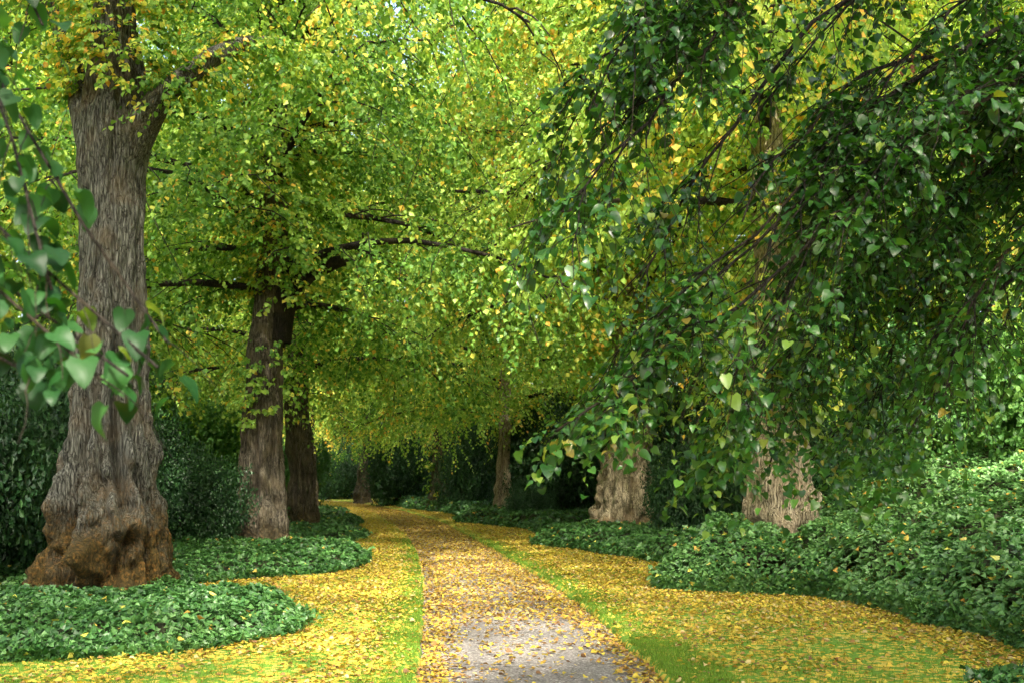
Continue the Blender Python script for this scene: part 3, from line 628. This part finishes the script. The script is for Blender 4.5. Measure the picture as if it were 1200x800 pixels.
def ivy_bed(label, pts, h, dens, size, seed, lite=0., edgew=.35, group='ivy beds beside the path', litter=.012, name='ivy_bed', rough=.16):
    P = A(pts, float); rng = np.random.default_rng(seed)
    # wavy outline
    Q = []
    for i in range(len(P)):
        a, b_ = P[i], P[(i + 1) % len(P)]; k = max(1, int(np.linalg.norm(b_ - a) / .25))
        for j in range(k): Q.append(a + (b_ - a) * j / k)
    Q = A(Q); Q = Q + np.stack([vn(xy0(Q[:, 0], Q[:, 1], 1.6), seed), vn(xy0(Q[:, 0], Q[:, 1], 1.6), seed + 1)], 1) * .13
    lo, hi = Q.min(0), Q.max(0); n = int((hi[0] - lo[0]) * (hi[1] - lo[1]) * dens)
    x = rng.uniform(lo[0], hi[0], n); y = rng.uniform(lo[1], hi[1], n); k = inpoly(x, y, Q); x, y = x[k], y[k]
    def top(x, y, d): return h * np.sqrt(np.clip(d / edgew, 0.02, 1)) * (1 + rough * 2.0 * fbm(xy0(x, y, 1.5), 3, seed + 3)) + .05 * vn(xy0(x, y, 5), seed + 5)
    d, ox, oy = edist(x, y, Q)
    # extra leaves down the edge face
    e = d < edgew * .8; rep = 4
    x = np.r_[x, np.repeat(x[e] + ox[e] * d[e] * .7, rep) + rng.normal(0, .05, rep * e.sum())]; y = np.r_[y, np.repeat(y[e] + oy[e] * d[e] * .7, rep) + rng.normal(0, .05, rep * e.sum())]
    d, ox, oy = edist(x, y, Q)
    hh = top(x, y, d); z = terr(x, y) + hh - rng.random(len(x)) ** 2.5 * np.minimum(.11, hh) ; ed = np.exp(-d / (edgew * .5))
    side = np.arange(len(x)) >= len(x) - rep * e.sum(); z = np.where(side, terr(x, y) + hh * rng.uniform(.1, 1, len(x)), z)
    p = np.stack([x, y, z], 1); o3 = np.stack([ox, oy, 0 * ox], 1)
    N = A([0, 0, .72]) + o3 * (1.5 * ed)[:, None] + A([-.12, -.22, 0]) + .44 * rng.standard_normal((len(x), 3))
    D = rng.standard_normal((len(x), 3)) * A([1, 1, .3]) + o3 * .9 + A([0, 0, -.45]) * ed[:, None]
    c0 = P.mean(0); b = thing(name, label, 'ivy', (c0[0], c0[1], 0), 0, group); O = A([c0[0], c0[1], 0])
    obj('foliage', leaves_mesh('ivy_leaves', p - O, D, N, size * rng.uniform(.6, 1.3, len(x)), ivy_cols(p, rng, lite, seed, litter), T_IVY, False, .1, rng), M['ivy'], b)
    st = max(.1, min(.25, (hi - lo).max() / 60)); gx, gy = np.meshgrid(np.arange(lo[0] - st, hi[0] + st, st), np.arange(lo[1] - st, hi[1] + st, st), indexing='ij')
    fx, fy = gx.ravel(), gy.ravel(); ins = inpoly(fx, fy, Q); dd, _, _ = edist(fx, fy, Q); zz = np.where(ins, terr(fx, fy) + np.maximum(top(fx, fy, dd) - .09, -.02), terr(fx, fy) - .05)
    W = gx.shape[1]; i = np.arange(gx.shape[0] - 1)[:, None] * W; j = np.arange(W - 1)[None]; q = np.stack([i + j, i + W + j, i + W + j + 1, i + j + 1], -1).reshape(-1, 4)
    q = q[(ins & (dd > .05))[q].all(1)]
    obj('matted_stems', mesh_from('ivy_mat', np.stack([fx, fy, zz], 1) - O, [q], None, True), M['mat'], b)
    print('ivy', len(x)); return b
G = lambda L: [tuple(gp(*q)) for q in L]
L1p = (px(122, 700, 14.9)[0], 14.9)
ivy_bed('broad glossy ivy bed around the foot of the huge gnarled lime, front left', G([(-160, 800), (0, 784), (120, 777), (250, 769), (330, 752), (364, 736), (352, 724), (290, 716), (226, 708), (180, 696)]) + [(-4.2, 17.5), (-7, 17.8), (-10, 16.5)], .26, 1100, .066, 101, .06)
ivy_bed('long low ivy bed at the foot of the brown lime, second on the left', G([(205, 686), (300, 683), (380, 678), (424, 668), (426, 657), (400, 652), (350, 648)]) + [(-5.0, 27.5), (-8.5, 27.5), (-9, 20)], .30, 560, .080, 102, .0)
ivy_bed('rounded ivy mound in front of the pale lime trunk, third on the left', G([(330, 638), (400, 637), (426, 633), (427, 626), (395, 624)]) + [(-7.0, 36), (-9, 36), (-9.5, 30)], .24, 240, .10, 103, -.02)
ivy_bed('small ivy cushion left of the path, fourth along', G([(365, 620), (415, 618), (424, 614), (420, 611), (380, 609.5)]) + [(-9.5, 44), (-10, 39)], .24, 200, .12, 104, -.05)
ivy_bed('smallest and farthest ivy cushion left of the path before the bend', G([(365, 605), (396, 604), (405, 602), (400, 600), (372, 599.5)]), .26, 180, .13, 105, -.05)
ivy_bed('tall bushy ivy bank with pale glossy leaves at the right edge', G([(765, 694), (800, 697), (860, 699), (950, 702), (1020, 714), (1090, 737), (1150, 755), (1210, 777), (1320, 812)]) + [(8.5, 8.0), (12, 10), (12.5, 18), (9.5, 23.5), (6.0, 23.5), (3.6, 22.0), (3.2, 19.5)], .72, 1150, .074, 106, .30, .34, litter=.025)
ivy_bed('ivy tongue spilling round the knobbly lime onto the leaf-strewn lawn', G([(627, 641), (680, 647), (740, 656), (785, 664), (808, 662)]) + [(4.6, 24.5), (7.5, 26), (8.5, 34), (5, 35.5), (2.2, 34), (1.2, 30)], .36, 450, .086, 107, .10)
ivy_bed('ivy verge below the slender leaning lime and dark hedge', G([(540, 614), (575, 617), (610, 622), (640, 629)]) + [(2.0, 35), (4.5, 37), (4.0, 48), (-.2, 50), (-2.2, 46)], .40, 170, .12, 108, -.10)
ivy_bed('distant ivy verge by the short leafy bole at the bend', G([(478, 597), (510, 601), (545, 606)]) + [(.2, 51), (.5, 62), (-4, 72), (-7, 68)], .45, 120, .14, 109, -.12)
ivy_bed('dark sprig of ivy poking into the bottom right corner', G([(1150, 806), (1180, 797), (1260, 792), (1330, 830), (1250, 880)]), .10, 420, .07, 110, -.25)
# one sheet of ground ivy over the shaded slope behind the right-hand row
def slope_ivy():
    rng = np.random.default_rng(120); n = 70000
    y = rng.uniform(20, 80, n); s = rng.uniform(4.2, 16, n); x = xr(y) + s; k = vn(xy0(x, y, .6), 4) > -.6; x, y = x[k], y[k]
    p = np.stack([x, y, terr(x, y) + .05 + .16 * rng.random(len(x))], 1)
    o = obj('slope_ivy', leaves_mesh('slope_ivy', p, rng.standard_normal((len(x), 3)) * A([1, 1, .3]) + A([-.3, -.2, -.3]), A([-.35, -.25, 1.]) + .3 * rng.standard_normal((len(x), 3)), .13 * rng.uniform(.6, 1.3, len(x)), ivy_cols(p, rng, -.12, 4), T_IVY), M['ivy'])
    tag(o, 'carpet of dark ivy over the shaded slope behind the right-hand limes', 'ground ivy', kind='stuff')
    n = 45000; y = rng.uniform(10, 80, n); s = rng.uniform(5.2, 16, n); x = xl(y) - s
    p = np.stack([x, y, terr(x, y) + .05 + .16 * rng.random(len(x))], 1)
    o = obj('undergrowth', leaves_mesh('undergrowth', p, rng.standard_normal((len(x), 3)) * A([1, 1, .3]), A([.2, -.25, 1.]) + .3 * rng.standard_normal((len(x), 3)), .13 * rng.uniform(.6, 1.3, len(x)), ivy_cols(p, rng, -.05, 5), T_IVY), M['ivy'])
    tag(o, 'low green undergrowth on the ground behind the left-hand limes', 'undergrowth', kind='stuff')
slope_ivy()

# ------------------------------------------------------------------ shrubs
SHC = dict(dark=A([(.008, .030, .010), (.016, .052, .015), (.032, .090, .022)]), mid=A([(.020, .070, .018), (.036, .11, .024), (.065, .17, .032)]), pale=A([(.06, .16, .04), (.10, .24, .06), (.17, .33, .08)]))
def shrub_mesh(key, seed, n, tone, leaf, T=T_LANCE, squash=.9):
    rng = np.random.default_rng(seed); cs = []; rs = []
    for k in range(16):                                     # overlapping boughs rather than one dome
        a = rng.uniform(0, 2 * pi); r = rng.uniform(.15, .62); cs.append((math.cos(a) * r, math.sin(a) * r, rng.uniform(.2, .72) * (1.15 - .5 * r))); rs.append(rng.uniform(.28, .46))
    cs, rs = A(cs), A(rs); k = rng.integers(0, 16, n); u = nrmz(rng.standard_normal((n, 3))); q = rng.uniform(.55, 1.05, n) ** .6
    p = cs[k] + u * (rs[k] * q * (1 + .35 * vn(u * 3 + k[:, None], seed)))[:, None]; p[:, 2] = np.abs(p[:, 2])
    c = SHC[tone]; t = np.clip(.5 + .3 * rng.standard_normal(n) + .35 * vn(p * 4, seed), 0, .999) * 2; i = t.astype(int); f = (t - i)[:, None]; col = c[i] * (1 - f) + c[np.minimum(i + 1, 2)] * f
    D = u * .35 + rng.standard_normal((n, 3)) * .8 + A([0, 0, -.1]); N = u * .9 + A([0, 0, .5]) + .4 * rng.standard_normal((n, 3))
    tb = Tubes()
    for m in range(9):
        a = rng.uniform(0, 6.28); e = cs[m]; tb.add(A([(0.06 * math.cos(a), .06 * math.sin(a), -.03), e * A([.45, .45, .5]), e]), [.022, .016, .008], 6)
    return leaves_mesh(key, p, D, N, leaf * rng.uniform(.6, 1.3, n), col, T, False, .2, rng), tb.mesh(key + '_stems')
SH = dict(dark=shrub_mesh('dark_shrub', 1, 34000, 'dark', .036), dark2=shrub_mesh('dark_shrub_b', 2, 32000, 'dark', .036), mid=shrub_mesh('mid_shrub', 3, 32000, 'mid', .034), pale=shrub_mesh('pale_shrub', 4, 26000, 'pale', .036, T_MID), midb=shrub_mesh('mid_shrub_b', 6, 26000, 'mid', .036, T_MID))
def shrub(u, vb, d, w, h, key, label, cat='shrub', rz=0., group='evergreen shrubs under the trees', x=None):
    xx = px(u, vb, d)[0] if x is None else x; b = thing('evergreen_shrub', label, cat, (xx, d, zt(xx, d)), rz, group)
    f = obj('foliage', SH[key][0], M['ever'] if key[0] != 'p' else M['lime'], b); s = obj('stem', SH[key][1], M['bark_dark'], b)
    for o in (f, s): o.scale = (w / 1.7, w / 1.7, h / 1.05)
    return b
shrub(15, 680, 19.5, 4.6, 4.2, 'dark', 'tall dark rhododendron behind the huge gnarled lime at the left edge', rz=.3)
shrub(-60, 680, 16.0, 3.6, 3.6, 'dark2', 'dark rhododendron cut off by the left edge of the picture', rz=1.3)
shrub(218, 660, 23.6, 2.5, 2.35, 'dark2', 'rounded dark rhododendron between the huge gnarled lime and the brown lime', rz=2.)
shrub(160, 640, 25, 3.4, 3.0, 'dark', 'dark bush mostly hidden behind the bole of the huge gnarled lime', rz=4.)
shrub(255, 625, 31, 3.4, 2.2, 'midb', 'mid-green bush behind the round dark one, beside the brown lime', rz=1.)
shrub(215, 600, 40, 5.5, 4.6, 'pale', 'pale sunlit bush in the gap between the first two limes', rz=2.6)
shrub(90, 600, 33, 6, 6.0, 'mid', 'high green bush rising behind the left-edge rhododendron', rz=5.)
shrub(385, 585, 88, 5.0, 4.6, 'dark', 'dark bush closing the far end left of the slim grey lime', rz=.9)
shrub(330, 592, 64, 6.0, 4.5, 'mid', 'green bush glimpsed between brown lime and pale lime', rz=3.3)
shrub(470, 590, 66, 4.4, 5.2, 'dark2', 'dome of dark yew right of the farthest slim lime', rz=.2)
shrub(497, 588, 69, 3.6, 4.6, 'dark', 'dark yew pressed against the left side of the short leafy bole', rz=2.2)
shrub(556, 590, 54, 3.6, 5.0, 'dark', 'dark upright yew between the leafy bole and the slender leaning lime', rz=1.)
shrub(632, 600, 45, 4.4, 5.0, 'dark2', 'dark hedge-like yew right of the slender leaning lime', rz=3.0)
shrub(675, 600, 43, 4.6, 5.0, 'dark', 'dark yew mass on the slope left of the knobbly lime', rz=.5)
shrub(620, 615, 41, 1.8, 1.5, 'dark2', 'low dark bush at the foot of the hedge-like yew', rz=1.9)
shrub(765, 600, 38, 4.6, 4.6, 'dark2', 'dark yew just behind the knobbly lime on its right', rz=5.2)
shrub(820, 640, 26.5, 2.5, 2.6, 'dark', 'black-green bush in the gap between the two tan limes', rz=2.7)
shrub(850, 610, 31, 4.2, 4.2, 'dark2', 'dark evergreen behind the gap between the tan limes', rz=.7)
shrub(985, 620, 24, 3.2, 2.8, 'dark', 'dark bush tucked against the right side of the half-hidden lime', rz=3.6)
shrub(1080, 600, 26, 4.6, 3.4, 'midb', 'green bush above the ivy bank behind hanging boughs', rz=1.5)
shrub(430, 583, 92, 9, 6.5, 'dark2', 'wide dark evergreen closing the end of the avenue above the bend', rz=1.1)
shrub(395, 583, 100, 8, 6.5, 'dark', 'wide dark evergreen at the far end left of the bend', rz=2.0)
shrub(520, 586, 80, 8, 6.0, 'dark', 'wide dark yew filling the gap behind the short leafy bole', rz=4.0)
shrub(590, 590, 60, 7, 5.6, 'dark2', 'wide dark yew behind the slender leaning lime', rz=2.4)
shrub(1200, 590, 22, 4.2, 3.0, 'pale', 'light green bush on top of the ivy bank at the right edge', rz=2.5)

# ------------------------------------------------------------------ stone post at the far bend
def post():
    d = 66.0; x = px(367, 585, d)[0]; g = zt(x, d); b = thing('stone_post', 'small grey stone gatepost with domed cap beside the far bend', 'gatepost', (x, d, g))
    def lathe(rows, k=4, rot=pi / 4):
        a = np.arange(k) * 2 * pi / k + rot; V = np.concatenate([np.stack([r * np.cos(a), r * np.sin(a), 0 * a + z], 1) for z, r in rows]); n = len(rows)
        i = np.arange(n - 1)[:, None] * k; j = np.arange(k)[None]; j2 = (j + 1) % k
        return V, [np.stack([i + j, i + j2, i + k + j2, i + k + j], -1).reshape(-1, 4)]
    V, f = lathe([(-.3, .36), (.25, .36), (.27, .30), (1.55, .28), (1.57, .25)]); obj('shaft', mesh_from('post_shaft', V, f), M['stone'], b)
    V, f = lathe([(1.55, .2), (1.56, .38), (1.68, .40), (1.72, .30), (1.78, .16)]); obj('cap', mesh_from('post_cap', V, f), M['stone'], b)
    V, f = lathe([(1.76, .08), (1.82, .17), (1.92, .22), (2.04, .21), (2.13, .13), (2.17, .01)], 16); obj('ball_finial', mesh_from('post_ball', V, f, None, True), M['stone'], b)
post()

# ------------------------------------------------------------------ trees beyond the avenue
def bgtree(x, y, key, sc, rz, label, group, bark='bark_brown'):
    g = zt(x, y); b = thing('background_tree', label, 'tree', (x, y, g), rz, group)
    crown_on(b, key, 0, sc)
    if 'bgtrunk' not in FR: FR['bgtrunk'] = trunk_mesh('bg_trunk', [(-.5, 0, 0, .6), (0, 0, 0, .55), (1, 0, 0, .42), (4, 0, 0, .36), (9, 0, 0, .26), (15, 0, 0, .08)], 91, nseg=40, dz=.2)
    o = obj('trunk', FR['bgtrunk'], M[bark], b); o.scale = (sc,) * 3
BGL = 'trees in the wood left of the avenue'; BGR = 'trees in the wood right of the avenue'; BGF = 'trees closing the far end of the avenue'
for a in [(-15, 20, 'wild', .9, .3, 'broad leafy tree behind the left-edge rhododendron'), (-14, 29, 'wild', 1.0, 1.8, 'leafy tree behind the gap between the first two left limes'), (-15.5, 40, 'light', 1.0, 3.3, 'pale green tree behind the brown lime'),
          (-18, 52, 'wild', 1.2, 4.1, 'spreading low-branched tree beyond the pale lime trunk'), (-20, 66, 'light', 1.1, 5.2, 'pale tree behind the stone post'), (-24, 33, 'turning', 1.1, .9, 'yellowing tree deep in the left-hand wood'), (-26, 18, 'light', 1.0, 2.2, 'pale tree farthest out beyond the left edge')]:
    bgtree(*a, BGL)
for a in [(10.5, 27, 'light', 1.0, .6, 'pale green tree behind the half-hidden tan lime'), (14, 30, 'turning', 1.0, 2.4, 'yellowing tree behind the hanging boughs above the ivy bank'), (9.5, 39, 'light', 1.1, 3.6, 'pale tree behind the knobbly tan lime'), (6.5, 52, 'turning', 1.1, 4.6, 'yellowing tree above the dark yews'),
          (4, 66, 'light', 1.2, 5.6, 'tall pale tree beyond the short leafy bole'), (17, 34, 'turning', 1.1, 1.2, 'golden tree deep in the right-hand wood'), (19, 22, 'wild', 1.2, 2.9, 'low-branched bright tree beyond the ivy bank'), (13.5, 24, 'wild', .75, 4.4, 'small bright tree with boughs to the ground behind the ivy bank'), (10.5, 31, 'wild', .8, 5.9, 'small bright tree in the gap right of the half-hidden lime'), (15, 48, 'wild', 1.3, .1, 'low-branched tree far behind the yews')]:
    bgtree(*a, BGR)
for a in [(-6, 88, 'turning', 1.2, .4, 'tall yellow-green tree closing the view above the path'), (-15, 98, 'wild', 1.5, 2.1, 'big low tree at the far end left of the bend'), (-1, 104, 'wild', 1.5, 3.9, 'big low tree at the far end right of the bend'), (-25, 90, 'wild', 1.4, 5.1, 'low tree far beyond the stone post')]:
    bgtree(*a, BGF)

# ------------------------------------------------------------------ fallen leaves and grass
def litter():
    rng = np.random.default_rng(200)
    n = 470000; y = 6.5 + (80 - 6.5) * rng.random(n) ** 1.7; s = rng.uniform(-1, 1, n)
    wl, wr = 7.0, 7.0; x0, x1 = xl(y), xr(y); x = x0 - wl + (x1 - x0 + wl + wr) * rng.random(n)
    sl, sr = x0 - x, x - x1; onp = (sl < 0) & (sr < 0); half = (x1 - x0) / 2; ce = np.abs(x - (x0 + x1) / 2) / half
    # lawn: thinner near the cut edge and close to the camera
    so = np.maximum(sl, sr); cl = fbm(xy0(x, y, .9), 3, 31) 
    pl = np.clip(.24 + .72 * sstep(y, 8.5, 16) + .42 * cl, .05, 1) * np.where(sl > 0, .25 + .75 * sstep(sl, .05, .55), .18 + .82 * sstep(sr, .10, .6))
    pp = np.clip(.10 + .85 * sstep(ce, .50, .95) + 1.15 * sstep(y, 11, 17) * (1 - .35 * sstep(vn(xy0(x, y, .5), 9), .1, .6)) + .12 * fbm(xy0(x, y, 1.2), 3, 32), .04, 1)
    lim_l = np.interp(y, [6, 12, 20], [6.5, 7, 7]); keep = rng.random(n) < np.where(onp, pp * .85, pl)
    # density falls off with distance: the samples already thin out
    x, y, onp, ce = x[keep], y[keep], onp[keep], ce[keep]; n = len(x)
    z = np.where(onp, -.012 + .03 * (1 - ce ** 2), terr(x, y) + .012) + rng.random(n) ** 2 * .022
    Nn = A([0, 0, 1.]) + rng.standard_normal((n, 3)) * A([.34, .34, 0]); D = rng.standard_normal((n, 3)) * A([1, 1, 0.02])
    pal = A([(.56, .45, .06), (.52, .38, .045), (.46, .29, .05), (.34, .19, .06), (.52, .42, .18), (.20, .11, .05), (.36, .36, .05)])
    wL = A([.30, .24, .14, .09, .11, .05, .07]); wP = A([.16, .20, .22, .18, .10, .13, .01])
    u = rng.random(n); ki = np.where(onp, np.searchsorted(np.cumsum(wP) / wP.sum(), u), np.searchsorted(np.cumsum(wL) / wL.sum(), u)); ki = np.clip(ki, 0, 6)
    c = pal[ki] * rng.uniform(.58, .98, (n, 1))
    sz = .050 * rng.uniform(.6, 1.25, n) * (1 + .25 * sstep(y, 25, 60))
    o = obj('fallen_leaves', leaves_mesh('fallen_leaves', np.stack([x, y, z], 1), D, Nn, sz, c, T_MID, False, .25, rng), M['fallen'])
    tag(o, 'yellow and tan fallen lime leaves strewn over the lawn and path edges', 'fallen leaves', kind='stuff'); print('litter', n)
litter()
def grass():
    rng = np.random.default_rng(210); n = 330000
    y = 7 + 23 * rng.random(n) ** 1.6; x0, x1 = xl(y), xr(y); side = rng.random(n) < .5
    s = np.where(rng.random(n) < .35, rng.random(n) ** 1.3 * .5, rng.random(n) * 5.5) + .015; x = np.where(side, x0 - s, x1 + s)
    k = rng.random(n) < np.clip(.75 + .5 * vn(xy0(x, y, 1.1), 6), .2, 1); x, y = x[k], y[k]; n = len(x)
    h = rng.uniform(.018, .042, n) * (1 + .3 * vn(xy0(x, y, 2), 8)); z = terr(x, y) - .004; a = rng.uniform(0, 6.28, n); w = .0035 + .0025 * sstep(y, 12, 25)
    b = np.stack([x, y, z], 1); dx = np.stack([np.cos(a), np.sin(a), 0 * a], 1) * w[:, None]; tip = b + rng.normal(0, .012, (n, 3)) * A([1, 1, 0]); tip[:, 2] += h
    V = np.stack([b - dx, b + dx, tip], 1).reshape(-1, 3); c = A([(.095, .20, .020)]) * rng.uniform(.6, 1.5, (n, 1)) + A([(.05, .03, 0)]) * rng.random((n, 1))
    o = obj('grass', mesh_from('grass', V, [np.arange(3 * n).reshape(-1, 3)], [c]), M['grass']); tag(o, 'short bright green mown grass showing between the fallen leaves', 'grass', kind='stuff')
grass()

# ------------------------------------------------------------------ camera, light, world
cam = bpy.data.cameras.new('camera'); co = bpy.data.objects.new('camera', cam); COL.objects.link(co)
cam.sensor_width = 36; cam.lens = 36 * F / 1200; co.location = (0, 0, HC); co.rotation_euler = (pi / 2 + TH, 0, 0); cam.clip_end = 2000; cam.clip_start = .05
cam.dof.use_dof = True; cam.dof.focus_distance = 9.5; cam.dof.aperture_fstop = 5.0
S.camera = co
SUN_EL, SUN_AZ = radians(48), radians(174)                   # azimuth measured from +Y (ahead) towards +X (right)
sun = bpy.data.lights.new('sun', 'SUN'); sun.energy = 3.6; sun.angle = radians(1.2); sun.color = (1, .93, .80)
so = bpy.data.objects.new('sun', sun); COL.objects.link(so); so.rotation_euler = (pi / 2 - SUN_EL, 0, pi - SUN_AZ)
so.rotation_euler = (-(pi / 2 - SUN_EL), 0, -SUN_AZ)
w = bpy.data.worlds.new('World'); S.world = w; w.use_nodes = True; nt = w.node_tree
sk = nt.nodes.new('ShaderNodeTexSky'); sk.sky_type = 'NISHITA'; sk.sun_disc = False; sk.sun_elevation = SUN_EL; sk.sun_rotation = SUN_AZ; sk.air_density = 1.0; sk.dust_density = 7.0; sk.ozone_density = .3
bg = nt.nodes['Background']; bg.inputs[1].default_value = .15; nt.links.new(sk.outputs[0], bg.inputs[0])
vs = S.view_settings; vs.view_transform = 'Standard'; vs.look = 'None'; vs.exposure = 2.5; vs.gamma = 1; vs.use_curve_mapping = False
S.display_settings.display_device = 'sRGB'
cy = S.cycles; cy.max_bounces = 10; cy.diffuse_bounces = 5; cy.glossy_bounces = 2; cy.transmission_bounces = 6; cy.use_denoising = True
cy.caustics_reflective = False; cy.caustics_refractive = False; cy.sample_clamp_indirect = 6
